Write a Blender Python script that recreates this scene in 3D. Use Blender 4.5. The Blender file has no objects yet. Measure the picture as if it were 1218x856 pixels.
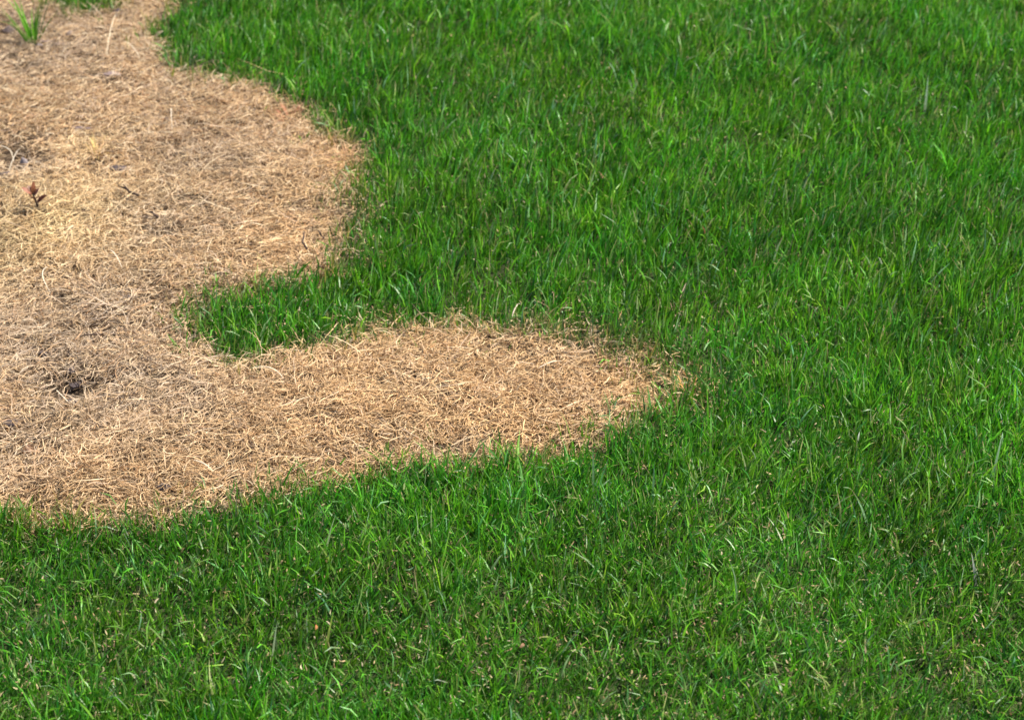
import bpy, bmesh, math, random
import numpy as np
from mathutils import Vector, Matrix, noise as mnoise

rnd = random.Random(7)
rng = np.random.default_rng(11)
scene = bpy.context.scene
col = scene.collection

# ---------------------------------------------------------------- camera, sky, sun, exposure
W_PX, H_PX = 1218.0, 856.0
CAM_H, PITCH, HFOV = 1.6, math.radians(32.0), math.radians(25.4)
cd = bpy.data.cameras.new('camera')
cam = bpy.data.objects.new('camera', cd)
col.objects.link(cam)
cam.location = (0, 0, CAM_H)
cam.rotation_euler = (math.pi / 2 - PITCH, 0, 0)
cd.sensor_fit = 'HORIZONTAL'
cd.sensor_width = 36
cd.angle = HFOV
cd.clip_start, cd.clip_end = 0.05, 800
cd.dof.use_dof = True
cd.dof.focus_distance = 2.75
cd.dof.aperture_fstop = 8
scene.camera = cam

SUN_EL, SUN_AZ = math.radians(54), math.radians(66)      # azimuth from +Y towards +X: behind the scene, to the right
world = bpy.data.worlds.new('World')
scene.world = world
world.use_nodes = True
wn = world.node_tree
wn.nodes.clear()
wo = wn.nodes.new('ShaderNodeOutputWorld')
wb = wn.nodes.new('ShaderNodeBackground')
ws = wn.nodes.new('ShaderNodeTexSky')
ws.sky_type = 'NISHITA'
ws.sun_disc = False
ws.sun_elevation = SUN_EL
ws.sun_rotation = SUN_AZ
wb.inputs['Strength'].default_value = 0.11
wn.links.new(ws.outputs[0], wb.inputs['Color'])
wn.links.new(wb.outputs[0], wo.inputs['Surface'])
sd = bpy.data.lights.new('sun', 'SUN')
sd.energy = 5.0
sd.angle = math.radians(0.5)
sd.color = (1.0, 0.95, 0.87)
sun = bpy.data.objects.new('sun', sd)
col.objects.link(sun)
to_sun = Vector((math.sin(SUN_AZ) * math.cos(SUN_EL), math.cos(SUN_AZ) * math.cos(SUN_EL), math.sin(SUN_EL)))
sun.rotation_euler = to_sun.to_track_quat('Z', 'Y').to_euler()
sun.location = to_sun * 10

scene.view_settings.view_transform = 'Standard'
scene.view_settings.look = 'None'
scene.view_settings.exposure = 1.0
scene.view_settings.gamma = 1.0
scene.view_settings.use_curve_mapping = False
scene.cycles.max_bounces = 8
scene.cycles.diffuse_bounces = 4
scene.cycles.glossy_bounces = 2
scene.cycles.transmission_bounces = 5

# ---------------------------------------------------------------- pixel of the photograph -> point on the ground
TX = math.tan(HFOV / 2)
def at(px, py, z=0.0):
    u = (px / W_PX * 2 - 1) * TX
    v = (1 - py / H_PX * 2) * TX * H_PX / W_PX
    dy = math.cos(PITCH) + v * math.sin(PITCH)
    dz = -math.sin(PITCH) + v * math.cos(PITCH)
    s = (z - CAM_H) / dz
    return np.array((u * s, dy * s))

# ---------------------------------------------------------------- noise helpers (numpy)
def _hash(ix, iy, seed):
    n = (ix.astype(np.int64) * 374761393 + iy.astype(np.int64) * 668265263 + seed * 974711) & 0x7fffffff
    n = ((n ^ (n >> 13)) * 1274126177) & 0x7fffffff
    n = (n ^ (n >> 16)) & 0xffff
    return n / 65535.0
def vnoise(x, y, scale, seed=0):
    """smooth value noise in 0..1; scale = metres per cell"""
    x = np.asarray(x) / scale + 913.3
    y = np.asarray(y) / scale + 417.7
    ix, iy = np.floor(x), np.floor(y)
    fx, fy = x - ix, y - iy
    fx = fx * fx * (3 - 2 * fx); fy = fy * fy * (3 - 2 * fy)
    a = _hash(ix, iy, seed); b = _hash(ix + 1, iy, seed)
    c = _hash(ix, iy + 1, seed); d = _hash(ix + 1, iy + 1, seed)
    return (a * (1 - fx) + b * fx) * (1 - fy) + (c * (1 - fx) + d * fx) * fy
def fbm(x, y, scale, seed=0, octaves=3):
    t, amp, tot = 0, 1.0, 0.0
    for k in range(octaves):
        t = t + vnoise(x, y, scale / 2 ** k, seed + 17 * k) * amp
        tot += amp; amp *= 0.5
    return t / tot
def smooth(e0, e1, x):
    t = np.clip((x - e0) / (e1 - e0), 0, 1)
    return t * t * (3 - 2 * t)

# ---------------------------------------------------------------- outline of the dead patch on the ground
OUTLINE_PX = [(36, -60), (54, 10), (90, 17), (140, 15), (158, -10), (200, -14), (206, 8), (186, 25), (168, 42),
    (178, 62), (205, 82), (250, 96), (290, 103), (320, 116), (345, 134), (365, 150), (392, 163), (420, 176),
    (427, 190), (422, 208), (405, 224), (398, 242), (406, 262), (402, 290), (398, 310), (385, 328), (350, 338),
    (300, 346), (262, 350), (232, 358), (218, 372), (214, 388), (224, 410), (248, 430), (272, 443), (294, 440), (312, 431),
    (340, 427), (380, 423), (420, 418), (450, 411), (490, 408), (520, 405), (560, 402), (600, 401), (640, 404),
    (680, 414), (715, 427), (740, 444), (760, 457), (774, 468), (786, 478), (787, 486), (774, 497), (754, 508), (732, 523),
    (700, 540), (640, 552), (590, 557), (530, 564), (480, 567), (430, 572), (380, 582), (340, 593), (300, 608),
    (255, 623), (210, 634), (150, 636), (100, 632), (50, 626), (0, 621), (-120, 623), (-300, 634), (-430, 560), (-520, 420), (-440, 280), (-500, 120), (-380, -20), (-300, -120), (-120, -190), (-20, -150)]
POLY = np.array([at(*p) for p in OUTLINE_PX])
def patch_distance(x, y, warp=.75):
    """metres to the outline, positive inside the dead patch"""
    x = np.asarray(x, float); y = np.asarray(y, float)
    if warp:
        x, y = x + (fbm(x, y, .05, 5, 4) - .5) * .05 * warp, y + (fbm(x, y, .05, 9, 4) - .5) * .06 * warp
    best = np.full(x.shape, 1e9)
    inside = np.zeros(x.shape, bool)
    n = len(POLY)
    for i in range(n):
        ax, ay = POLY[i]; bx, by = POLY[(i + 1) % n]
        dx, dy = bx - ax, by - ay
        t = np.clip(((x - ax) * dx + (y - ay) * dy) / (dx * dx + dy * dy), 0, 1)
        best = np.minimum(best, (x - ax - t * dx) ** 2 + (y - ay - t * dy) ** 2)
        if ay != by:
            inside ^= ((ay > y) != (by > y)) & (x < dx * (y - ay) / dy + ax)
    d = np.sqrt(best)
    return np.where(inside, d, -d)

# thin places where straw shows between the green blades: pixel, radius (m), strength
MIX = [(700, 410, .06, .75), (785, 455, .07, .8), (755, 425, .06, .75), (640, 398, .05, .55), (560, 398, .04, .45), (480, 404, .04, .45),
       (420, 300, .05, .5), (232, 372, .04, .6), (330, 345, .05, .45), (350, 140, .05, .55), (420, 250, .05, .55), (840, 470, .06, .5),
       (880, 620, .12, .12), (960, 800, .16, .16), (560, 760, .16, .16), (330, 820, .14, .12), (1150, 790, .14, .16), (700, 800, .14, .14),
       (820, 390, .06, .4), (450, 400, .05, .6), (1090, 220, .07, .25), (1000, 300, .1, .15)]
MIXW = [(at(px, py), r, s) for px, py, r, s in MIX]
def mix_field(x, y):
    t = np.zeros(np.shape(x))
    for c, r, s in MIXW:
        q = ((x - c[0]) ** 2 + ((y - c[1]) / 1.25) ** 2) / (r * r)
        t = np.maximum(t, s * np.exp(-q))
    return t

# ---------------------------------------------------------------- ground height
HOLLOWS = [(at(75, 463), .040, .022), (at(16, 188), .060, .024), (at(12, 40), .05, .012), (at(45, 58), .06, .012), (at(30, 540), .025, .010),
           (at(60, 415), .02, .010), (at(10, 75), .05, .012), (at(120, 400), .03, .006), (at(70, 285), .11, -.016), (at(200, 255), .09, -.008), (at(520, 470), .15, -.010), (at(300, 270), .12, -.008), (at(230, 520), .16, -.008)]
def ground_z(x, y):
    x = np.asarray(x, float); y = np.asarray(y, float)
    z = (fbm(x, y, .9, 3, 2) - .5) * .03 + (fbm(x, y, .16, 21, 3) - .5) * .020 + (fbm(x, y, .04, 31, 2) - .5) * .011
    for c, r, dep in HOLLOWS:
        z = z - dep * np.exp(-(((x - c[0]) / r) ** 2 + ((y - c[1]) / (r * 1.1)) ** 2))
    return z
def gz(x, y):
    return float(ground_z(np.array([x]), np.array([y]))[0])

# ---------------------------------------------------------------- materials
def new_mat(name):
    m = bpy.data.materials.new(name)
    m.use_nodes = True
    nt = m.node_tree
    nt.nodes.clear()
    return m, nt, nt.nodes.new('ShaderNodeOutputMaterial')

def blade_material(name, rough, spec, transl, fleck=0.25, fleck_scale=260.0):
    """colour of each blade from its own vertex colour, fine grain from noise, light passes through"""
    m, nt, out = new_mat(name)
    N, L = nt.nodes, nt.links
    at_ = N.new('ShaderNodeAttribute'); at_.attribute_name = 'tint'
    tc = N.new('ShaderNodeTexCoord')
    nz = N.new('ShaderNodeTexNoise'); nz.inputs['Scale'].default_value = fleck_scale; nz.inputs['Detail'].default_value = 2
    L.new(tc.outputs['Object'], nz.inputs['Vector'])
    mr = N.new('ShaderNodeMapRange')
    mr.inputs['From Min'].default_value = .3; mr.inputs['From Max'].default_value = .7
    mr.inputs['To Min'].default_value = 1 - fleck; mr.inputs['To Max'].default_value = 1 + fleck
    L.new(nz.outputs['Fac'], mr.inputs['Value'])
    mx = N.new('ShaderNodeVectorMath'); mx.operation = 'SCALE'
    L.new(at_.outputs['Color'], mx.inputs[0]); L.new(mr.outputs[0], mx.inputs['Scale'])
    pb = N.new('ShaderNodeBsdfPrincipled')
    pb.inputs['Roughness'].default_value = rough
    pb.inputs['Specular IOR Level'].default_value = spec
    L.new(mx.outputs[0], pb.inputs['Base Color'])
    tr = N.new('ShaderNodeBsdfTranslucent')
    L.new(mx.outputs[0], tr.inputs['Color'])
    mix = N.new('ShaderNodeMixShader'); mix.inputs[0].default_value = transl
    L.new(pb.outputs[0], mix.inputs[1]); L.new(tr.outputs[0], mix.inputs[2])
    L.new(mix.outputs[0], out.inputs['Surface'])
    return m

def rough_material(name, c1, c2, scale=60.0, rough=.9, bump=.4, dist=.002, stretch=(1, 1, 1)):
    m, nt, out = new_mat(name)
    N, L = nt.nodes, nt.links
    tc = N.new('ShaderNodeTexCoord')
    mp = N.new('ShaderNodeMapping'); mp.inputs['Scale'].default_value = stretch
    L.new(tc.outputs['Object'], mp.inputs['Vector'])
    nz = N.new('ShaderNodeTexNoise'); nz.inputs['Scale'].default_value = scale; nz.inputs['Detail'].default_value = 6; nz.inputs['Roughness'].default_value = .65
    L.new(mp.outputs[0], nz.inputs['Vector'])
    cr = N.new('ShaderNodeValToRGB')
    cr.color_ramp.elements[0].position = .32; cr.color_ramp.elements[0].color = (*c1, 1)
    cr.color_ramp.elements[1].position = .68; cr.color_ramp.elements[1].color = (*c2, 1)
    L.new(nz.outputs['Fac'], cr.inputs[0])
    bp = N.new('ShaderNodeBump'); bp.inputs['Strength'].default_value = bump; bp.inputs['Distance'].default_value = dist
    L.new(nz.outputs['Fac'], bp.inputs['Height'])
    pb = N.new('ShaderNodeBsdfPrincipled'); pb.inputs['Roughness'].default_value = rough; pb.inputs['Specular IOR Level'].default_value = .2
    L.new(cr.outputs[0], pb.inputs['Base Color']); L.new(bp.outputs[0], pb.inputs['Normal'])
    L.new(pb.outputs[0], out.inputs['Surface'])
    return m

M_GREEN = blade_material('grass_green', .42, .40, .42)
M_STRAW = blade_material('dry_straw', .55, .3, .22, .22)
M_BARK = rough_material('bark', (.035, .022, .016), (.12, .075, .05), 220, .85, .6, .0006, (1, 1, .25))
M_CLOD = rough_material('clod', (.045, .033, .030), (.125, .095, .088), 140, .95, .7, .002)
M_STONE = rough_material('stone', (.17, .14, .135), (.33, .28, .265), 120, .7, .4, .0008)
M_CHIP = rough_material('wood_chip', (.16, .115, .10), (.36, .27, .24), 160, .85, .6, .0008, (.3, 1, 1))

def soil_material():
    m, nt, out = new_mat('soil')
    N, L = nt.nodes, nt.links
    tc = N.new('ShaderNodeTexCoord')
    n1 = N.new('ShaderNodeTexNoise'); n1.inputs['Scale'].default_value = 90; n1.inputs['Detail'].default_value = 8; n1.inputs['Roughness'].default_value = .7
    n2 = N.new('ShaderNodeTexNoise'); n2.inputs['Scale'].default_value = 7; n2.inputs['Detail'].default_value = 4
    L.new(tc.outputs['Object'], n1.inputs['Vector']); L.new(tc.outputs['Object'], n2.inputs['Vector'])
    cr = N.new('ShaderNodeValToRGB')
    cr.color_ramp.elements[0].position = .3; cr.color_ramp.elements[0].color = (.038, .025, .015, 1)
    cr.color_ramp.elements[1].position = .7; cr.color_ramp.elements[1].color = (.125, .086, .052, 1)
    L.new(n1.outputs['Fac'], cr.inputs[0])
    # the wide lawn beyond the built blades: turf colour, from a mask stored on the sheet
    a = N.new('ShaderNodeAttribute'); a.attribute_name = 'turf'
    cg = N.new('ShaderNodeValToRGB')
    cg.color_ramp.elements[0].position = .3; cg.color_ramp.elements[0].color = (.016, .030, .007, 1)
    cg.color_ramp.elements[1].position = .7; cg.color_ramp.elements[1].color = (.032, .062, .014, 1)
    L.new(n2.outputs['Fac'], cg.inputs[0])
    mx = N.new('ShaderNodeMix'); mx.data_type = 'RGBA'
    L.new(a.outputs['Fac'], mx.inputs[0]); L.new(cr.outputs[0], mx.inputs[6]); L.new(cg.outputs[0], mx.inputs[7])
    bp = N.new('ShaderNodeBump'); bp.inputs['Strength'].default_value = .8; bp.inputs['Distance'].default_value = .004
    L.new(n1.outputs['Fac'], bp.inputs['Height'])
    pb = N.new('ShaderNodeBsdfPrincipled'); pb.inputs['Roughness'].default_value = .95; pb.inputs['Specular IOR Level'].default_value = .15
    L.new(mx.outputs[2], pb.inputs['Base Color']); L.new(bp.outputs[0], pb.inputs['Normal'])
    L.new(pb.outputs[0], out.inputs['Surface'])
    return m

# ---------------------------------------------------------------- mesh builders
def mesh_arrays(name, V, F, mat, tint=None, kind=None, parent=None):
    V = np.ascontiguousarray(V, np.float32).reshape(-1, 3)
    F = np.ascontiguousarray(F, np.int32)
    me = bpy.data.meshes.new(name)
    me.vertices.add(len(V)); me.vertices.foreach_set('co', V.ravel())
    k = F.shape[1]
    me.loops.add(F.size); me.loops.foreach_set('vertex_index', F.ravel())
    me.polygons.add(len(F)); me.polygons.foreach_set('loop_start', np.arange(0, F.size, k, dtype=np.int32))
    if tint is not None:
        c = np.ones((len(V), 4), np.float32); c[:, :3] = tint.reshape(-1, 3)
        me.color_attributes.new('tint', 'FLOAT_COLOR', 'POINT').data.foreach_set('color', c.ravel())
    me.update(calc_edges=True)
    me.materials.append(mat)
    o = bpy.data.objects.new(name, me)
    col.objects.link(o)
    if kind: o['kind'] = kind
    if parent is not None: o.parent = parent
    return o

def ribbons(P, az, theta0, dtheta, L, Wd, seg=4, curl=None, wig=None, roll=None, droll=None, prof='blade'):
    """N curved tapering strips. theta = angle from the vertical. Returns V (N, 2(seg+1), 3), F, t"""
    N = len(P)
    t = np.linspace(0, 1, seg + 1)
    tm = (t[1:] + t[:-1]) / 2
    z0 = np.zeros(N)
    curl = z0 if curl is None else curl
    wig = z0 if wig is None else wig
    roll = z0 if roll is None else roll
    droll = z0 if droll is None else droll
    A = az[:, None] + curl[:, None] * tm + wig[:, None] * np.sin(tm * 6.5)
    T = theta0[:, None] + dtheta[:, None] * tm ** 1.4
    D = np.stack((np.sin(T) * np.cos(A), np.sin(T) * np.sin(A), np.cos(T)), -1)
    C = np.concatenate((np.zeros((N, 1, 3)), np.cumsum(D * (L / seg)[:, None, None], 1)), 1) + P[:, None, :]
    D2 = np.concatenate((D, D[:, -1:]), 1)
    A2 = np.concatenate((A, A[:, -1:]), 1)
    S = np.stack((-np.sin(A2), np.cos(A2), np.zeros_like(A2)), -1)
    Nn = np.cross(D2, S)
    R = roll[:, None] + droll[:, None] * t
    Wv = S * np.cos(R)[..., None] + Nn * np.sin(R)[..., None]
    if prof == 'blade':
        p = np.minimum(1, .62 + 1.3 * t) * (1 - t ** 2.2) + .03
    elif prof == 'straw':
        p = (.75 + .35 * np.sin(t * 3.1)) * (1 - .55 * t ** 3)
    else:
        p = np.sin(np.clip(t, .04, .97) * math.pi) ** .7
    hw = (Wd / 2)[:, None] * p
    V = np.stack((C - Wv * hw[..., None], C + Wv * hw[..., None]), 2).reshape(N, -1, 3)
    k = 2 * (seg + 1)
    q = np.array([[2 * i, 2 * i + 1, 2 * i + 3, 2 * i + 2] for i in range(seg)])
    F = (np.arange(N)[:, None, None] * k + q[None]).reshape(-1, 4)
    return V, F, t

def pick(palette, weights, n):
    pal = np.array(palette)
    w = np.array(weights, float); w /= w.sum()
    return pal[rng.choice(len(pal), n, p=w)]

GREENS = [(.038, .148, .005), (.062, .225, .007), (.097, .305, .010), (.145, .375, .020), (.038, .178, .017), (.195, .38, .080), (.29, .43, .19)]
STRAWS = [(.54, .355, .175), (.44, .28, .135), (.60, .44, .245), (.37, .23, .115), (.50, .36, .235), (.27, .18, .10), (.64, .50, .31), (.43, .23, .10)]

def green_tint(n, t, x, y, d=None):
    base = pick(GREENS, [20, 25, 24, 14, 8, 7, 3], n)
    tone = fbm(x, y, .16, 41, 4)
    bright = 0.66 + .66 * tone + rng.normal(0, .29, n)
    c = base * np.clip(bright, .45, 1.5)[:, None]
    dull = np.clip((mix_field(x, y) - .3) * 1.3 * rng.uniform(.2, 1.1, n), 0, .8)[:, None]
    c = c * (1 - dull) + np.array((.15, .17, .065)) * dull
    c *= (1 - .05 * smooth(at(0, 520)[1], at(0, 650)[1], y))[:, None]
    if d is not None:                                # yellowing and half-dead blades in a ragged band along the rim
        sick = (rng.random(n) < .75 * smooth(-.05, .012, d) * (.4 + 1.1 * fbm(x, y, .05, 151, 2))) * rng.uniform(.35, 1, n)
        c = c * (1 - sick[:, None]) + pick([(.36, .33, .08), (.46, .34, .15), (.20, .24, .05), (.34, .22, .10)], [3, 3, 3, 2], n) * sick[:, None]
    yl = np.clip((fbm(x, y, .05, 77, 2) - .5) * .6 + rng.normal(0, .16, n), -.35, .5)
    c[:, 0] *= 1 + yl; c[:, 2] *= 1 - .3 * yl
    # pale sheath at the foot, a few blades with a dry tip
    C = np.repeat(c[:, None, :], len(t), 1)
    foot = np.clip(1 - t / .28, 0, 1)[None, :, None] * rng.uniform(.0, .75, n)[:, None, None]
    C = C * (1 - foot) + np.array((.30, .30, .12)) * foot
    dry = (rng.random(n) < .06)[:, None, None] * smooth(.55, .85, t)[None, :, None]
    C = C * (1 - dry) + np.array((.52, .36, .18)) * dry
    return np.repeat(C, 2, 1)

def straw_zone(x, y):
    """lasting colour zones of the dead grass"""
    gold = np.zeros(len(x)); orange = np.zeros(len(x)); grey = np.zeros(len(x))
    for px, py, r, s in [(75, 272, .13, 1), (20, 292, .13, 1), (190, 250, .06, .4), (100, 180, .05, .6)]:
        c = at(px, py); gold = np.maximum(gold, s * np.exp(-((x - c[0]) ** 2 + (y - c[1]) ** 2) / r ** 2))
    for px, py, r, s in [(410, 190, .06, 1), (350, 220, .10, .5), (330, 300, .10, .5), (600, 450, .18, .55), (760, 460, .10, .8), (340, 135, .05, .8), (400, 500, .2, .7), (600, 520, .16, .8), (150, 580, .16, .6), (822, 468, .04, 1), (250, 560, .2, .3)]:
        c = at(px, py); orange = np.maximum(orange, s * np.exp(-((x - c[0]) ** 2 + (y - c[1]) ** 2) / r ** 2))
    for px, py, r, s in [(60, 420, .18, .9), (150, 470, .16, .8), (260, 180, .14, .6), (40, 50, .2, .8), (200, 270, .1, .7), (20, 190, .08, .8), (100, 380, .15, .7), (10, 540, .12, .6), (160, 100, .2, .4)]:
        c = at(px, py); grey = np.maximum(grey, s * np.exp(-((x - c[0]) ** 2 + (y - c[1]) ** 2) / r ** 2))
    return gold, orange, grey

def straw_tint(n, t, x, y):
    c = pick(STRAWS, [24, 20, 13, 13, 12, 7, 5, 6], n)
    gold, orange, grey = straw_zone(x, y)
    jit = rng.uniform(.1, 1.1, n) * np.clip(.3 + 1.3 * fbm(x, y, .05, 141, 3), 0, 1.2)
    for w, tgt in ((gold, (.70, .52, .25)), (orange, (.63, .395, .175)), (grey, (.43, .335, .24))):
        w = np.clip(w * jit, 0, .8)[:, None]
        c = c * (1 - w) + np.array(tgt) * (np.mean(c, 1, keepdims=True) / .38) ** .8 * w
    c = c * np.clip(.84 + .44 * fbm(x, y, .10, 61, 3) + rng.normal(0, .08, n), .5, 1.35)[:, None]
    return np.repeat(np.repeat(c[:, None, :], len(t), 1), 2, 1)

# ---------------------------------------------------------------- the ground: one sheet out to the horizon
def axis(lo, hi, step, far):
    a = np.arange(lo, hi + 1e-6, step)
    out = [a]
    g = []; p, s = hi, step
    while p < far:
        s *= 1.45; p += s; g.append(p)
    up = np.array(g)
    g = []; p, s = lo, step
    while p > -far:
        s *= 1.45; p -= s; g.append(p)
    return np.concatenate((np.array(g[::-1]), a, up))
gx, gy = axis(-1.5, 1.5, .012, 400), axis(1.3, 4.8, .012, 400)
X, Y = np.meshgrid(gx, gy)
Z = ground_z(X.ravel(), Y.ravel())
nx, ny = len(gx), len(gy)
idx = np.arange(nx * ny).reshape(ny, nx)
F = np.stack((idx[:-1, :-1], idx[:-1, 1:], idx[1:, 1:], idx[1:, :-1]), -1).reshape(-1, 4)
ground = mesh_arrays('ground', np.stack((X.ravel(), Y.ravel(), Z), -1), F, soil_material(), kind='structure')
turf = smooth(0, .5, np.maximum(np.abs(X) - 1.45, np.maximum(Y - 4.7, 1.35 - Y))).ravel()
turf = np.maximum(turf, .8 * smooth(.0, -.04, patch_distance(X.ravel(), Y.ravel())))
ground.data.attributes.new('turf', 'FLOAT', 'POINT').data.foreach_set('value', turf.astype(np.float32))
ground['label'] = 'dark brown soil under the turf'

# ---------------------------------------------------------------- the green lawn
def in_view(x, y, m):
    """the strip of ground the camera could see, with a margin m (m) to every side"""
    half = TX * np.sqrt(y * y + CAM_H ** 2) * 1.0 + m
    return (np.abs(x) < half) & (y > 1.84 - m * .8) & (y < 3.78 + m * 1.2)

def scatter(density, x0=-1.5, x1=1.5, y0=1.4, y1=4.5):
    n = int(density * (x1 - x0) * (y1 - y0))
    return rng.uniform(x0, x1, n), rng.uniform(y0, y1, n)

def lawn_keep(x, y, edge=.016):
    d = patch_distance(x, y)
    mixv = mix_field(x, y)
    rag = fbm(x, y, .035, 161, 3)
    p = (1 - smooth(-edge * 1.5, edge * 1.4, d + (rag - .5) * .075)) * (1 - mixv * .85)
    p = np.maximum(p, .30 * smooth(.60, .74, rag) * smooth(.075, .01, d))      # stray sprigs out on the straw
    return p, d

# tufts, then single blades
tx, ty = scatter(6700)
keep = in_view(tx, ty, .21) & (rng.random(len(tx)) < .72 + .28 * smooth(2.9, 2.2, ty))
tx, ty = tx[keep], ty[keep]
nb = rng.integers(4, 11, len(tx))
ti = np.repeat(np.arange(len(tx)), nb)
ra = rng.uniform(0, 2 * math.pi, len(ti)); rr = np.abs(rng.normal(0, .0085, len(ti)))
bx = tx[ti] + np.cos(ra) * rr; by = ty[ti] + np.sin(ra) * rr
sx, sy = scatter(33000)
keep = in_view(sx, sy, .21) & (rng.random(len(sx)) < .66 + .34 * smooth(2.9, 2.2, sy))
sx, sy = sx[keep], sy[keep]
x = np.concatenate((bx, sx)); y = np.concatenate((by, sy))
az = np.concatenate((ra + rng.normal(0, .5, len(ra)), rng.uniform(0, 2 * math.pi, len(sx))))
tuft_h = np.concatenate((rng.normal(1, .16, len(tx))[ti], np.ones(len(sx))))
p, d = lawn_keep(x, y)
p = p * np.clip(.45 + 1.1 * fbm(x, y, .06, 51, 2), 0, 1)
keep = rng.random(len(x)) < p
x, y, az, tuft_h, d = x[keep], y[keep], az[keep], tuft_h[keep], d[keep]
n = len(x)
near = smooth(2.75, 1.75, y)                       # the turf gets a little shorter towards the camera
Lh = .0345 * (.75 + .5 * fbm(x, y, .18, 71, 2)) * (1 - .20 * near) * tuft_h
Lh *= .72 + .28 * smooth(.0, .06, -d) + .10 * ((y < at(0, 480)[1]) & (d > -.05))
L = Lh * np.clip(rng.normal(1, .28, n), .4, 1.8)
L *= np.where(rng.random(n) < .025, 1.35, 1)
wd = rng.uniform(.0015, .0032, n) * (1 - .15 * near) * np.clip(L / .038, .75, 1.2)
lean = np.abs(rng.normal(.20, .18, n)) + .14 * near
bend = np.clip(rng.normal(.38, .42, n), -.2, 1.9) + .15 * near
# a common lean of the sward
ax_, ay_ = np.cos(az) * lean, np.sin(az) * lean
ax_ += .10 + .22 * (fbm(x, y, .35, 81, 2) - .5); ay_ += .05 + .25 * (fbm(x, y, .35, 83, 2) - .5)
lean = np.hypot(ax_, ay_); az = np.arctan2(ay_, ax_)
P = np.stack((x, y, ground_z(x, y) - .003), -1)
V, F, t = ribbons(P, az, lean, bend, L, wd, 3, curl=rng.normal(0, .45, n), roll=rng.uniform(-.9, .9, n), droll=rng.normal(0, .9, n))
lawn = mesh_arrays('lawn_grass', V, F, M_GREEN, green_tint(n, t, x, y, d), kind='stuff')
lawn['label'] = 'living green lawn grass around the dead patch'
print('lawn blades', n)

# short leaf pieces and side leaves lying over between the blades
x, y = scatter(26000)
keep = in_view(x, y, .3); x, y = x[keep], y[keep]
p, d = lawn_keep(x, y)
p = p * (.30 + .55 * smooth(2.9, 1.95, y))
keep = rng.random(len(x)) < p; x, y = x[keep], y[keep]; n = len(x)
P = np.stack((x, y, ground_z(x, y) + rng.uniform(.003, .026, n) * (rng.random(n) < .4) - .002), -1)
V, F, t = ribbons(P, rng.uniform(0, 6.283, n), rng.normal(.65, .35, n), rng.normal(.7, .5, n), rng.uniform(.012, .028, n), rng.uniform(.0014, .0029, n), 2,
                  curl=rng.normal(0, .6, n), roll=rng.normal(0, .6, n), droll=rng.normal(0, .6, n))
o = mesh_arrays('low_leaf_litter', V, F, M_GREEN, green_tint(n, t, x, y), kind='stuff')
o['label'] = 'short green side leaves low in the lawn'

# dry flecks and dead leaves low among the green blades
x, y = scatter(17000)
keep = in_view(x, y, .3); x, y = x[keep], y[keep]
d = patch_distance(x, y)
p = (d < .004) * (.22 + .60 * smooth(2.9, 2.0, y) * smooth(.25, .7, fbm(x, y, .06, 91, 3)) + 1.2 * mix_field(x, y) + .7 * smooth(-.035, .0, d))
keep = rng.random(len(x)) < p; x, y, d = x[keep], y[keep], d[keep]; n = len(x)
P = np.stack((x, y, ground_z(x, y) + rng.uniform(.000, .017, n)), -1)
V, F, t = ribbons(P, rng.uniform(0, 6.283, n), rng.normal(1.1, .45, n), rng.normal(.2, .4, n), rng.uniform(.004, .010, n) + .014 * (d > -.04) * rng.random(n), rng.uniform(.0012, .0026, n), 3,
                  curl=rng.normal(0, .9, n), roll=rng.normal(0, .5, n), droll=rng.normal(0, .7, n))
o = mesh_arrays('dry_thatch', V, F, M_STRAW, straw_tint(n, t, x, y) * rng.uniform(.40, .85, n)[:, None, None] * np.array((.92, 1, .95)), kind='stuff')
o['label'] = 'tan dry leaf pieces scattered low through the green lawn'
print('thatch', n)

# ---------------------------------------------------------------- the dead, matted straw
BARE = [(76, 463, .026), (58, 478, .016), (92, 453, .018), (8, 182, .032), (28, 192, .026), (42, 196, .016), (0, 204, .026), (12, 62, .016), (34, 56, .014), (60, 418, .008), (36, 545, .008),
        (240, 64, .0), (185, 277, .008), (118, 403, .008), (8, 530, .010), (140, 470, .006), (220, 300, .008), (130, 215, .009), (75, 240, .006), (290, 150, .007), (300, 232, .007), (20, 80, .012), (45, 72, .010), (5, 100, .012), (70, 60, .010), (28, 40, .012), (95, 52, .010), (110, 90, .009), (60, 100, .008), (150, 160, .010), (120, 165, .010), (5, 130, .010), (200, 180, .009), (45, 215, .008)]
BARE = [(at(px, py), r) for px, py, r in BARE if r]
def bare_field(x, y):
    t = np.zeros(np.shape(x))
    for c, r in BARE:
        t = np.maximum(t, np.exp(-(((x - c[0]) / (1.25 * r)) ** 2 + ((y - c[1]) / r) ** 2) ** 2))
    # ragged small gaps everywhere in the mat
    return np.maximum(t, .75 * smooth(.60, .74, fbm(x, y, .022, 131, 2)))
def straw_points(density):
    x, y = scatter(density, -1.6, .6, 1.9, 4.6)
    d = patch_distance(x, y)
    p = np.maximum(smooth(-.022, .012, d), .4 * mix_field(x, y) * (d > -.08))
    p = p * (1 - .93 * bare_field(x, y))
    keep = (rng.random(len(x)) < p) & in_view(x, y, .2)
    return x[keep], y[keep]
flow_seed = 101
def flow(x, y):
    g = straw_zone(x, y)[0]
    return fbm(x, y, .13, flow_seed, 2) * 9.0 * (1 - g) + g * .25
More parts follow.
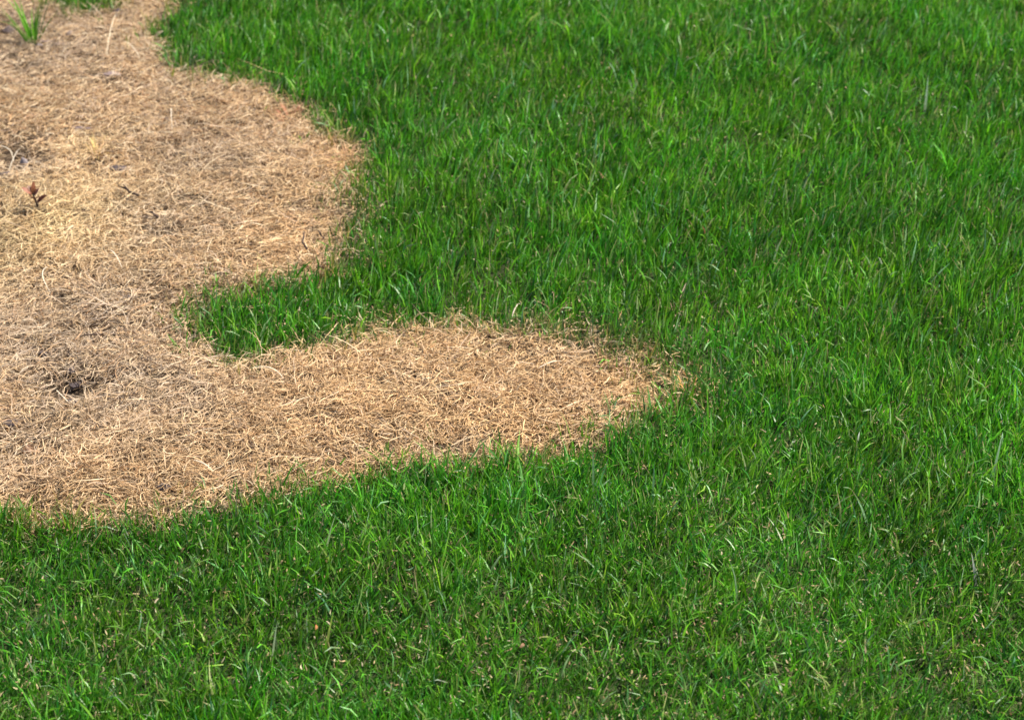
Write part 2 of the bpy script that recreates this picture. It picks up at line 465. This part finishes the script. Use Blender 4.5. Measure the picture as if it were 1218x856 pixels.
# lower mat
x, y = straw_points(60000); n = len(x)
P = np.stack((x, y, ground_z(x, y) + rng.uniform(.000, .008, n)), -1)
L = rng.gamma(3, .0052, n) + .005
V, F, t = ribbons(P, np.where(rng.random(n) < .6, flow(x, y) + rng.normal(0, .5, n), rng.uniform(0, 6.283, n)), rng.normal(1.50, .10, n), rng.normal(.10, .15, n), L, rng.uniform(.0007, .0015, n), 3,
                  curl=rng.normal(0, 1.3, n), wig=rng.normal(0, .35, n), roll=rng.normal(0, .5, n), droll=rng.normal(0, .7, n), prof='straw')
o = mesh_arrays('dead_straw_mat', V, F, M_STRAW, straw_tint(n, t, x, y), kind='stuff')
o['label'] = 'matted tan dead grass covering the bare patch'
# upper curls
x, y = straw_points(60000)
keep = rng.random(len(x)) < np.clip(.25 + 1.3 * fbm(x, y, .09, 111, 3) - .2, 0, 1)
x, y = x[keep], y[keep]; n = len(x)
P = np.stack((x, y, ground_z(x, y) + rng.uniform(.003, .013, n)), -1)
L = rng.gamma(3, .0056, n) + .006
L *= np.where(rng.random(n) < .04, 1.8, 1)
V, F, t = ribbons(P, np.where(rng.random(n) < .4, flow(x, y) + rng.normal(0, .7, n), rng.uniform(0, 6.283, n)), rng.normal(1.38, .17, n), rng.normal(.34, .22, n), L, rng.uniform(.0006, .0013, n), 4,
                  curl=rng.normal(0, 1.2, n), wig=rng.normal(0, .30, n), roll=rng.normal(0, .6, n), droll=rng.normal(0, .9, n), prof='straw')
o = mesh_arrays('dead_straw_curls', V, F, M_STRAW, straw_tint(n, t, x, y), kind='stuff')
o['label'] = 'loose curled straws lying on top of the dead patch'
# dead stubble still standing
x, y = straw_points(13000); n = len(x)
P = np.stack((x, y, ground_z(x, y) - .002), -1)
V, F, t = ribbons(P, rng.uniform(0, 6.283, n), np.abs(rng.normal(.55, .35, n)), rng.normal(.5, .5, n), rng.uniform(.008, .026, n), rng.uniform(.0012, .0024, n), 3,
                  curl=rng.normal(0, .8, n), roll=rng.normal(0, .8, n), prof='blade')
o = mesh_arrays('dead_stubble', V, F, M_STRAW, straw_tint(n, t, x, y), kind='stuff')
o['label'] = 'short dead grass stubble standing in the dead patch'

# ---------------------------------------------------------------- the same turf and straw going on beyond the framed ground
def soft_disc(n, r):
    """n points thinning out towards the rim of a disc"""
    q = r * np.sqrt(rng.random(n)) * (1 + rng.normal(0, .10, n)); a = rng.uniform(0, 6.283, n)
    return q * np.cos(a), q * np.sin(a)
def spread(name, source, x, y, mat, label, sc):
    """one object whose points each carry a piece of the source turf (geometry nodes)"""
    n = len(x)
    me = bpy.data.meshes.new(name)
    me.vertices.add(n)
    me.vertices.foreach_set('co', np.stack((x, y, ground_z(x, y)), -1).astype(np.float32).ravel())
    rot = np.zeros((n, 3), np.float32); rot[:, 2] = rng.uniform(0, 6.283, n)
    me.attributes.new('turn', 'FLOAT_VECTOR', 'POINT').data.foreach_set('vector', rot.ravel())
    me.attributes.new('size', 'FLOAT', 'POINT').data.foreach_set('value', rng.uniform(*sc, n).astype(np.float32))
    me.materials.append(mat)
    o = bpy.data.objects.new(name, me); col.objects.link(o)
    o['kind'] = 'stuff'; o['label'] = label
    g = bpy.data.node_groups.new(name, 'GeometryNodeTree')
    g.interface.new_socket('Geometry', in_out='INPUT', socket_type='NodeSocketGeometry')
    g.interface.new_socket('Geometry', in_out='OUTPUT', socket_type='NodeSocketGeometry')
    N, L = g.nodes, g.links
    gi, go = N.new('NodeGroupInput'), N.new('NodeGroupOutput')
    ip = N.new('GeometryNodeInstanceOnPoints')
    oi = N.new('GeometryNodeObjectInfo'); oi.inputs['Object'].default_value = source; oi.inputs['As Instance'].default_value = True
    a1 = N.new('GeometryNodeInputNamedAttribute'); a1.data_type = 'FLOAT_VECTOR'; a1.inputs['Name'].default_value = 'turn'
    a2 = N.new('GeometryNodeInputNamedAttribute'); a2.data_type = 'FLOAT'; a2.inputs['Name'].default_value = 'size'
    L.new(gi.outputs[0], ip.inputs['Points']); L.new(oi.outputs['Geometry'], ip.inputs['Instance'])
    L.new(a1.outputs[0], ip.inputs['Rotation']); L.new(a2.outputs[0], ip.inputs['Scale'])
    L.new(ip.outputs[0], go.inputs[0])
    md = o.modifiers.new('spread', 'NODES'); md.node_group = g
    return o
def jitter_grid(x0, x1, y0, y1, st):
    X_, Y_ = np.meshgrid(np.arange(x0, x1, st), np.arange(y0, y1, st))
    X_, Y_ = X_.ravel(), Y_.ravel()
    return X_ + rng.uniform(-.3, .3, X_.size) * st, Y_ + rng.uniform(-.3, .3, X_.size) * st

px_, py_ = soft_disc(3600, .17); n = len(px_)
L = .034 * np.clip(rng.normal(1, .28, n), .4, 1.8)
V, F, t = ribbons(np.stack((px_, py_, np.full(n, -.004)), -1), rng.uniform(0, 6.283, n), np.abs(rng.normal(.22, .18, n)), np.clip(rng.normal(.4, .42, n), -.2, 1.9), L, rng.uniform(.0015, .0032, n), 3,
                  curl=rng.normal(0, .45, n), roll=rng.uniform(-.9, .9, n), droll=rng.normal(0, .9, n))
tile = mesh_arrays('lawn_turf', V, F, M_GREEN, green_tint(n, t, px_, py_), kind='stuff')
tile.location = (1.62, 2.60, gz(1.62, 2.60)); tile['label'] = 'piece of green lawn turf beside the framed ground'
x, y = jitter_grid(-4, 4, .3, 8, .15)
keep = ~in_view(x, y, .15) & (patch_distance(x, y) < -.10)
spread('outer_lawn_grass', tile, x[keep], y[keep], M_GREEN, 'green lawn grass spreading beyond the framed ground', (.88, 1.1))

px_, py_ = soft_disc(7000, .17); n = len(px_)
L = (rng.gamma(3, .0055, n) + .006)
V, F, t = ribbons(np.stack((px_, py_, rng.uniform(0, .012, n)), -1), rng.uniform(0, 6.283, n), rng.normal(1.42, .16, n), rng.normal(.28, .2, n), L, rng.uniform(.0007, .0015, n), 3,
                  curl=rng.normal(0, 1.2, n), wig=rng.normal(0, .3, n), roll=rng.normal(0, .6, n), droll=rng.normal(0, .8, n), prof='straw')
stile = mesh_arrays('dead_turf', V, F, M_STRAW, straw_tint(n, t, px_ - 1.25, py_ + 2.9), kind='stuff')
stile.location = (-1.30, 2.95, gz(-1.30, 2.95)); stile['label'] = 'piece of matted dead turf beyond the left border'
x, y = jitter_grid(-2.6, .6, 1.5, 5.2, .15)
keep = ~in_view(x, y, .16) & (patch_distance(x, y) > -.05)
spread('outer_dead_straw', stile, x[keep], y[keep], M_STRAW, 'matted dead grass going on beyond the left border', (.9, 1.1))

# ---------------------------------------------------------------- single things
def empty(name, label, cat, x, y, z, rz=0, group=None):
    o = bpy.data.objects.new(name, None); col.objects.link(o)
    o.empty_display_size = .02
    o.location = (x, y, z); o.rotation_euler = (0, 0, rz)
    o['label'] = label; o['category'] = cat
    if group: o['group'] = group
    return o
def tag(o, label, cat, group=None):
    o['label'] = label; o['category'] = cat
    if group: o['group'] = group
    return o

def one_blade(name, parent, az, lean, bend, L, w, c, seg=6, base=(0, 0, 0), curl=0.0, roll=0.0, mat=None, prof='blade', tip=None, wig=0.0):
    a = np.array
    V, F, t = ribbons(a([base], float), a([az]), a([lean]), a([bend]), a([L]), a([w]), seg, curl=a([curl]), roll=a([roll]), wig=a([wig]), prof=prof)
    C = np.repeat(np.array([[c]], float), seg + 1, 1)
    if tip is not None:
        k = smooth(.5, .95, t)[None, :, None]
        C = C * (1 - k) + np.array(tip) * k
    return mesh_arrays(name, V, F, mat or M_GREEN, np.repeat(C, 2, 1), parent=parent)

def tube(name, pts, radii, mat, parent=None, sides=6):
    """a bent, tapering stick through the points"""
    pts = [Vector(p) for p in pts]
    V = []
    for i, p in enumerate(pts):
        d = (pts[min(i + 1, len(pts) - 1)] - pts[max(i - 1, 0)]).normalized()
        u = d.orthogonal().normalized(); w = d.cross(u)
        for k in range(sides):
            a = 2 * math.pi * k / sides
            r = radii[i] * (1 + .18 * mnoise.noise(Vector((i * 1.7, k * 2.3, pts[0].x * 40))))
            V.append(p + (u * math.cos(a) + w * math.sin(a)) * r)
    bm = bmesh.new()
    vs = [bm.verts.new(v) for v in V]
    for i in range(len(pts) - 1):
        for k in range(sides):
            bm.faces.new((vs[i * sides + k], vs[i * sides + (k + 1) % sides], vs[(i + 1) * sides + (k + 1) % sides], vs[(i + 1) * sides + k]))
    bm.faces.new(vs[:sides][::-1]); bm.faces.new(vs[-sides:])
    bmesh.ops.recalc_face_normals(bm, faces=bm.faces)
    me = bpy.data.meshes.new(name); bm.to_mesh(me); bm.free()
    for f in me.polygons: f.use_smooth = True
    me.materials.append(mat)
    o = bpy.data.objects.new(name, me); col.objects.link(o)
    if parent is not None: o.parent = parent
    return o

def lump(name, size, mat, seed, rough=.35, parent=None, sub=3, flat=False):
    """a rough clod, stone or chip"""
    bm = bmesh.new()
    bmesh.ops.create_icosphere(bm, subdivisions=sub, radius=1)
    for v in bm.verts:
        q = v.co.copy()
        if flat:                                    # splintered, angular piece
            q = Vector((max(-.72, min(.72, q.x)), max(-.6, min(.6, q.y)), max(-.55, min(.55, q.z))))
        k = 1 + rough * mnoise.noise(q * 1.4 + Vector((seed, 0, 0))) + rough * .5 * mnoise.noise(q * 3.7 + Vector((0, seed, 0)))
        v.co = Vector((q.x * size[0], q.y * size[1], q.z * size[2])) * k
    me = bpy.data.meshes.new(name); bm.to_mesh(me); bm.free()
    if not flat:
        for f in me.polygons: f.use_smooth = True
    me.materials.append(mat)
    o = bpy.data.objects.new(name, me); col.objects.link(o)
    if parent is not None: o.parent = parent
    return o

def put_lump(name, px, py, size, mat, label, cat, rz=0, rx=0, seed=1, flat=False, rough=.35, lift=.25, group=None):
    gx_, gy_ = at(px, py)
    o = lump(name, size, mat, seed, rough, flat=flat)
    o.location = (gx_, gy_, gz(gx_, gy_) + size[2] * lift + .004)
    o.rotation_euler = (rx, 0, rz)
    return tag(o, label, cat, group)

# tall tuft at the far left corner
x0, y0 = at(40, 46)
r = empty('grass_tuft', 'bright green grass tuft standing alone on the dead patch, far left corner', 'grass tuft', x0, y0, gz(x0, y0))
for k in range(30):
    a = rnd.uniform(0, 6.28)
    c = np.array(rnd.choice(GREENS[:4])) * rnd.uniform(.7, 1.15)
    one_blade('blade', r, a, rnd.uniform(.05, .50), rnd.uniform(.1, .8), rnd.uniform(.04, .125), rnd.uniform(.002, .0042), c, 7,
              (math.cos(a) * rnd.uniform(0, .008), math.sin(a) * rnd.uniform(0, .008), -.003), rnd.uniform(-.4, .4), rnd.uniform(-.5, .5))

# wilted reddish weed
x0, y0 = at(48, 263)
r = empty('withered_weed', 'small withered weed with reddish brown leaves on the golden straw', 'weed', x0, y0, gz(x0, y0))
tube('stem', [(0, 0, -.004), (-.001, 0, .008), (-.003, -.001, .018), (-.006, 0, .030)], [.0024, .0021, .0018, .0012], M_BARK, r)
for (bx_, bz_, a, le, be, L_, w_, c) in [(-.003, .016, 2.9, .6, .5, .020, .007, (.17, .055, .022)), (-.002, .014, .3, .7, .6, .017, .006, (.08, .026, .016)),
        (-.005, .026, 1.7, .3, .4, .017, .006, (.22, .075, .03)), (-.006, .028, 3.3, .75, .5, .016, .007, (.27, .09, .04)), (-.006, .028, .2, .55, .6, .015, .006, (.22, .08, .03)), (-.004, .022, 4.4, .9, .4, .014, .006, (.07, .024, .014)),
        (-.003, .020, 5.2, .8, .5, .015, .006, (.12, .035, .02)), (-.005, .027, 2.3, .5, .6, .014, .006, (.18, .075, .04)), (-.006, .029, 5.0, .4, .5, .014, .006, (.2, .085, .045)), (-.005, .024, 1.1, .8, .5, .013, .005, (.09, .03, .02))]:
    one_blade('leaf', r, a, le, be, L_ * 1.2, w_ * 1.25, c, 6, (bx_, 0, bz_), rnd.uniform(-.5, .5), rnd.uniform(-.6, .6), M_STRAW, 'leaf')

# twigs
def twig(px0, py0, px1, py1, r0, label, lift=.017, fork=None, up=0.0):
    a, b = at(px0, py0), at(px1, py1)
    r = empty('twig', label, 'twig', a[0], a[1], gz(*a) + lift)
    dx, dy = b[0] - a[0], b[1] - a[1]
    dz = gz(*b) - gz(*a) + up
    px_, py_ = -dy * .12, dx * .12
    pts = [(0, 0, 0), (dx * .3 + px_, dy * .3 + py_, dz * .3 + .003), (dx * .65 + px_ * .4, dy * .65 + py_ * .4, dz * .65 + .003), (dx, dy, dz)]
    tube('stick', pts, [r0, r0 * .9, r0 * .75, r0 * .45], M_BARK, r)
    if fork:
        m = Vector(pts[1])
        tube('side_shoot', [m, m + Vector((fork[0] * .5, fork[1] * .5, .004)), m + Vector((fork[0], fork[1], .006))], [r0 * .7, r0 * .55, r0 * .35], M_BARK, r)
twig(167, 250, 143, 237, .0021, 'dark brown twig lying on pale straw right of the golden patch', fork=(-.010, .012))
twig(190, 274, 180, 268, .0026, 'short stubby dark twig just below the longer dark twig')
twig(366, 313, 363, 296, .0018, 'dark upright twig near the lawn edge above the green tongue', up=.010)
twig(120, 404, 96, 412, .0014, 'thin dark twig above the dark hollow on the dead patch')
twig(386, 296, 379, 288, .0017, 'tiny dark twig touching the green lawn edge, right of the upright twig')

# hollow with chunks, mid left
put_lump('bark_piece', 90, 452, (.010, .0065, .005), M_CLOD, 'purplish grey bark piece lying in the dark hollow, front left', 'bark piece', .5, .3, 3, True)
put_lump('soil_clod', 84, 474, (.009, .006, .005), M_CLOD, 'small purplish soil clod at the lower rim of the front hollow', 'soil clod', .2, 0, 8)
put_lump('soil_clod', 84, 441, (.008, .006, .005), M_CLOD, 'small purplish soil clod at the upper rim of the front hollow', 'soil clod', 1.0, 0, 12)
put_lump('soil_clod', 51, 426, (.006, .005, .006), M_CLOD, 'dark grey soil clod among grey straw, above left of front hollow', 'soil clod', 1.0, 0, 15)
# hollow at the left border
put_lump('stone', 28, 190, (.0065, .006, .013), M_STONE, 'lilac grey upright stone in the dark hollow at the left border', 'stone', .3, .15, 21, rough=.2, lift=.6)
put_lump('soil_clod', 6, 206, (.012, .009, .006), M_CLOD, 'dark soil clod at the left picture border below the stems', 'soil clod', .3, 0, 25)
put_lump('wood_chip', 55, 45, (.020, .006, .004), M_CHIP, 'purplish grey wood chip at the foot of the tall tuft', 'wood chip', -.12, .1, 31, True)
put_lump('wood_chip', 72, 51, (.015, .004, .003), M_CHIP, 'slim dark wood chip right of the tall tuft', 'wood chip', .1, .1, 36, True)
put_lump('stone', 83, 42, (.008, .006, .006), M_STONE, 'pale rounded stone right of the tall tuft', 'stone', .4, 0, 41, rough=.2)
put_lump('stone', 46, 50, (.007, .004, .004), M_STONE, 'small pale stone directly below the tall tuft', 'stone', -.3, 0, 45, rough=.2)
put_lump('soil_clod', 133, 94, (.015, .007, .004), M_CHIP, 'wide lilac soil clod in pale straw, left of the lawn corner', 'soil clod', .05, 0, 51)
put_lump('soil_clod', 8, 34, (.014, .010, .008), M_CLOD, 'purplish soil clod left of the tall tuft', 'soil clod', .3, 0, 55)
put_lump('wood_chip', 98, 158, (.024, .005, .004), M_CHIP, 'long grey wood chip lying flat above the yellow straw wisp', 'wood chip', -.08, 0, 61, True)
put_lump('stone', 152, 361, (.009, .004, .003), M_STONE, 'flat pinkish white stone chip on the open dead patch', 'stone chip', .05, 0, 65, True, .2, .8)
put_lump('soil_clod', 140, 15, (.008, .007, .008), M_CLOD, 'dark soil clod at the top of the dead patch', 'soil clod', .3, 0, 71)
put_lump('soil_clod', 142, 205, (.014, .008, .005), M_CLOD, 'greyish soil clod among grey straw above the longer twig', 'soil clod', .1, 0, 75)
put_lump('soil_clod', 14, 512, (.010, .008, .005), M_CLOD, 'brown soil clod near the left border above the curled leaf', 'soil clod', .1, 0, 79)
put_lump('soil_clod', 196, 597, (.008, .006, .005), M_CLOD, 'dark soil clod between lower lawn edge and straw', 'soil clod', .1, 0, 83)

# pale stems and straws that stand out
PALE = (.64, .53, .38)
def straw(px0, py0, px1, py1, w, label, c=PALE, lift=.012, arch=.35, cat='straw', name='straw', curl=0.0):
    a, b = at(px0, py0), at(px1, py1)
    L_ = math.hypot(*(b - a)) * (1 + .06 * arch)
    o = one_blade(name, None, math.atan2(b[1] - a[1], b[0] - a[0]) - curl / 2, 1.57 - arch, 2.2 * arch, L_, w * .68, c, 8, (0, 0, 0), curl, rnd.uniform(-.3, .3), M_STRAW, 'straw')
    o.location = (a[0], a[1], gz(*a) + lift)
    return tag(o, label, cat)
straw(67, 462, 91, 489, .0021, 'pale bent straw crossing in front of the dark front hollow', curl=.4, lift=.016)
straw(32, 187, 48, 188, .0032, 'white thick straw stub right of the lilac upright stone', lift=.012, arch=.1)
straw(10, 199, 27, 172, .0028, 'pale stem leaning up in the hollow at the left border', lift=.012)
straw(0, 176, 16, 186, .0022, 'pale stem entering from the left border above the hollow', lift=.014)
straw(16, 186, 10, 172, .0018, 'thin pale stem leaning left in the border hollow', lift=.016)
straw(128, 78, 143, 30, .0026, 'long pale stalk lying away from the lawn corner', lift=.018, c=(.80, .64, .42))
straw(146, 58, 168, 80, .0020, 'pale straw sloping from the lawn corner onto the dead patch', lift=.014)
straw(58, 330, 62, 364, .0020, 'pale looped straw upright on grey straw at left', lift=.012, curl=.8)
straw(133, 312, 147, 335, .0021, 'pale straw standing out in the middle of the dead patch', lift=.014)
straw(88, 157, 110, 160, .0026, 'bright short straw along the long grey wood chip', lift=.015, arch=.1)
straw(205, 140, 206, 168, .0020, 'single upright pale straw below the lawn corner', lift=.012, arch=.7)
straw(330, 505, 378, 492, .0020, 'long bowed straw in the orange straw of the front lobe', lift=.014, curl=1.0)
straw(222, 545, 262, 535, .0020, 'long straw lying flat above the lower lawn edge', lift=.014)
straw(233, 574, 256, 588, .0022, 'pale straw sloping down into the lower lawn edge', lift=.016)
straw(300, 455, 340, 470, .0020, 'pale curved straw below the tip of the green tongue', lift=.014, curl=-.9)
straw(640, 452, 668, 444, .0022, 'bright straw at the right end of the front lobe', lift=.014)
straw(606, 396, 622, 372, .0022, 'pale dry stem rising from the front lobe into the lawn', lift=.006, arch=.8)

# curled leaves
def leaf(px, py, L_, w, az_, label, c, lift=.008, lean=1.2, bend=.9, cat='dead leaf', tipc=None, name='dead_leaf'):
    p_ = at(px, py)
    o = one_blade(name, None, az_, lean, bend, L_, w, c, 8, (0, 0, 0), 1.1, .7, M_STRAW, 'leaf', tipc)
    o.location = (p_[0], p_[1], gz(*p_) + lift)
    return tag(o, label, cat)
leaf(28, 544, .020, .010, .5, 'curled dark brown leaf near the left border above lower lawn', (.17, .08, .035))
leaf(990, 8, .022, .016, .4, 'blackish brown leaf in the lawn at the top border', (.03, .018, .012), .038, 1.1)
leaf(838, 292, .022, .007, 1.7, 'rust brown leaf tucked in the lawn right of centre', (.09, .032, .010), .022, .7)
leaf(716, 231, .017, .007, 1.4, 'brown curled leaf in the upper middle lawn', (.14, .07, .03), .028, 1.0)
leaf(377, 778, .008, .0035, 1.0, 'orange brown leaf scrap at the foot of the yellow blade', (.30, .11, .03), .034, 1.0)
leaf(1068, 175, .016, .006, 1.2, 'reddish scrap of leaf in the upper right lawn', (.10, .04, .018), .026, 1.0)
leaf(1175, 268, .018, .007, 1.6, 'brown leaf tucked in lawn by the right border', (.14, .07, .03), .028, 1.0)
leaf(618, 802, .009, .004, .4, 'small brown leaf scrap in the lower middle lawn', (.2, .1, .045), .026, 1.2)

# dry clumps at the lawn edge
def dry_clump(px, py, n_, c, label, L_=.030, spread=.012):
    p_ = at(px, py)
    r = empty('dry_clump', label, 'dry grass clump', p_[0], p_[1], gz(*p_))
    for k in range(n_):
        a = rnd.uniform(0, 6.28); q = rnd.uniform(0, spread)
        cc = np.array(c) * rnd.uniform(.65, 1.3)
        one_blade('blade', r, a, rnd.uniform(.2, .95), rnd.uniform(.3, 1.2), L_ * rnd.uniform(.6, 1.25), rnd.uniform(.0016, .003), cc, 5,
                  (math.cos(a) * q, math.sin(a) * q, 0), rnd.uniform(-.8, .8), rnd.uniform(-.6, .6), M_STRAW)
dry_clump(414, 190, 36, (.58, .34, .18), 'orange dead grass clump where the patch bulges into the lawn', .032, .022)
dry_clump(822, 470, 26, (.60, .31, .10), 'orange dry clump at the right tip of the front lobe', .030, .010)
dry_clump(750, 446, 18, (.55, .34, .24), 'pinkish dry clump on the upper right rim of the front lobe', .026, .014)
dry_clump(345, 138, 34, (.50, .22, .12), 'rusty red dead grass clump at the upper lawn edge', .026, .020)
dry_clump(660, 372, 16, (.60, .40, .24), 'tan dry clump sticking up behind the front lobe', .036, .010)
dry_clump(805, 372, 14, (.52, .34, .22), 'brownish dry stems in lawn above the right tip', .040, .010)
dry_clump(118, 186, 16, (.72, .52, .20), 'yellow straw wisp below the long grey wood chip', .030, .014)

# single blades that stand out in the lawn
def lone(px, py, az_, lean, bend, L_, w, c, label, tip=None, name='grass_shoot', z=-.003, mat=None, cat='grass shoot'):
    p_ = at(px, py)
    o = one_blade(name, None, az_, lean, bend, L_, w, c, 8, (0, 0, 0), rnd.uniform(-.3, .3), rnd.uniform(-.3, .3), mat or M_GREEN, 'blade', tip)
    o.location = (p_[0], p_[1], gz(*p_) + z)
    return tag(o, label, cat)
lone(386, 790, 1.2, .3, .4, .060, .0036, (.42, .46, .07), 'yellow green blade standing out in the lower left lawn')
lone(322, 800, 1.0, .25, .2, .062, .0034, (.42, .46, .24), 'pale whitish blade left of the yellow green blade')
lone(705, 595, 1.5, .15, .2, .070, .0034, (.22, .34, .14), 'tall pale blade upright in front of the front lobe')
lone(775, 612, 1.4, .2, .2, .062, .0034, (.20, .33, .14), 'second tall pale blade, right of the first, below lobe tip')
lone(1176, 590, 1.1, .55, .3, .070, .0034, (.30, .42, .22), 'pale blade slanting to the right in the right lawn')
lone(935, 668, 2.2, .5, .5, .050, .0034, (.40, .42, .27), 'bleached white blade bending over in the lower right lawn', mat=M_STRAW)
lone(1160, 715, 1.9, .3, .4, .050, .0036, (.44, .42, .31), 'bleached blade by the right border, lower lawn', mat=M_STRAW)
lone(509, 850, 2.4, .6, .6, .018, .0032, (.55, .56, .46), 'white bleached blade at the bottom border', mat=M_STRAW)
lone(1100, 135, 1.5, .1, .2, .070, .0042, (.42, .5, .3), 'pale upright blade in the upper right lawn')
lone(364, 95, 1.7, .2, .2, .075, .0040, (.30, .42, .12), 'tall light blade above the rusty clump')
def sprig(px, py, label, n_):
    p_ = at(px, py)
    r = empty('grass_sprig', label, 'grass sprig', p_[0], p_[1], gz(*p_))
    for k in range(n_):
        c = np.array(rnd.choice(GREENS[:4])) * rnd.uniform(.7, 1.1)
        q = rnd.uniform(0, .006); a = rnd.uniform(0, 6.28)
        one_blade('blade', r, a, rnd.uniform(.1, .7), rnd.uniform(.2, 1.0), rnd.uniform(.016, .048), rnd.uniform(.0018, .0028), c, 6,
                  (math.cos(a) * q, math.sin(a) * q, -.002), rnd.uniform(-.6, .6), rnd.uniform(-.6, .6), tip=(.40, .28, .12) if rnd.random() < .4 else None)
    for k in range(4):
        a = rnd.uniform(0, 6.28)
        one_blade('dead_blade', r, a, rnd.uniform(.7, 1.3), rnd.uniform(.2, .8), rnd.uniform(.012, .026), rnd.uniform(.0014, .0022), np.array((.50, .34, .17)) * rnd.uniform(.7, 1.1), 5,
                  (0, 0, 0), rnd.uniform(-.8, .8), 0, M_STRAW)
sprig(246, 600, 'leftmost small green sprig just beyond the lower lawn edge', 5)
sprig(460, 556, 'small green sprig poking out of the lower lawn edge below mid lobe', 5)
sprig(596, 543, 'small green sprig on orange straw at lower right of the front lobe', 6)
sprig(708, 518, 'small green sprig near the right tip of the front lobe', 6)
r_ = at(254, 438)
sp = empty('seedling', 'yellow green seedling below the tip of the green tongue', 'seedling', r_[0], r_[1], gz(*r_))
for k in range(5):
    one_blade('blade', sp, rnd.uniform(0, 6.28), rnd.uniform(.2, .8), rnd.uniform(.2, .9), rnd.uniform(.015, .03), .0026, np.array((.26, .30, .05)) * rnd.uniform(.8, 1.2), 5, (0, 0, -.002))
for px, py, lab in [(224, 395, 'small sparse green tuft left of the tongue tip'), (258, 352, 'small green tuft on the upper side of the tongue tip'), (405, 238, 'small green tuft leaning from the lawn onto orange straw'),
                    (360, 170, 'sprig of dark green blades beside the rusty clump'), (216, 420, 'faint low green sprig on straw left of the seedling')]:
    p_ = at(px, py)
    r = empty('grass_tuft', lab, 'grass tuft', p_[0], p_[1], gz(*p_))
    for k in range(9):
        a = rnd.uniform(0, 6.28)
        one_blade('blade', r, a, rnd.uniform(.2, .9), rnd.uniform(.2, .9), rnd.uniform(.016, .034), rnd.uniform(.002, .003), np.array(rnd.choice(GREENS[:5])), 5,
                  (math.cos(a) * rnd.uniform(0, .012), math.sin(a) * rnd.uniform(0, .012), -.002), rnd.uniform(-.5, .5), rnd.uniform(-.5, .5))
print('tris', sum(len(o.data.polygons) * 2 for o in scene.objects if o.type == 'MESH'))
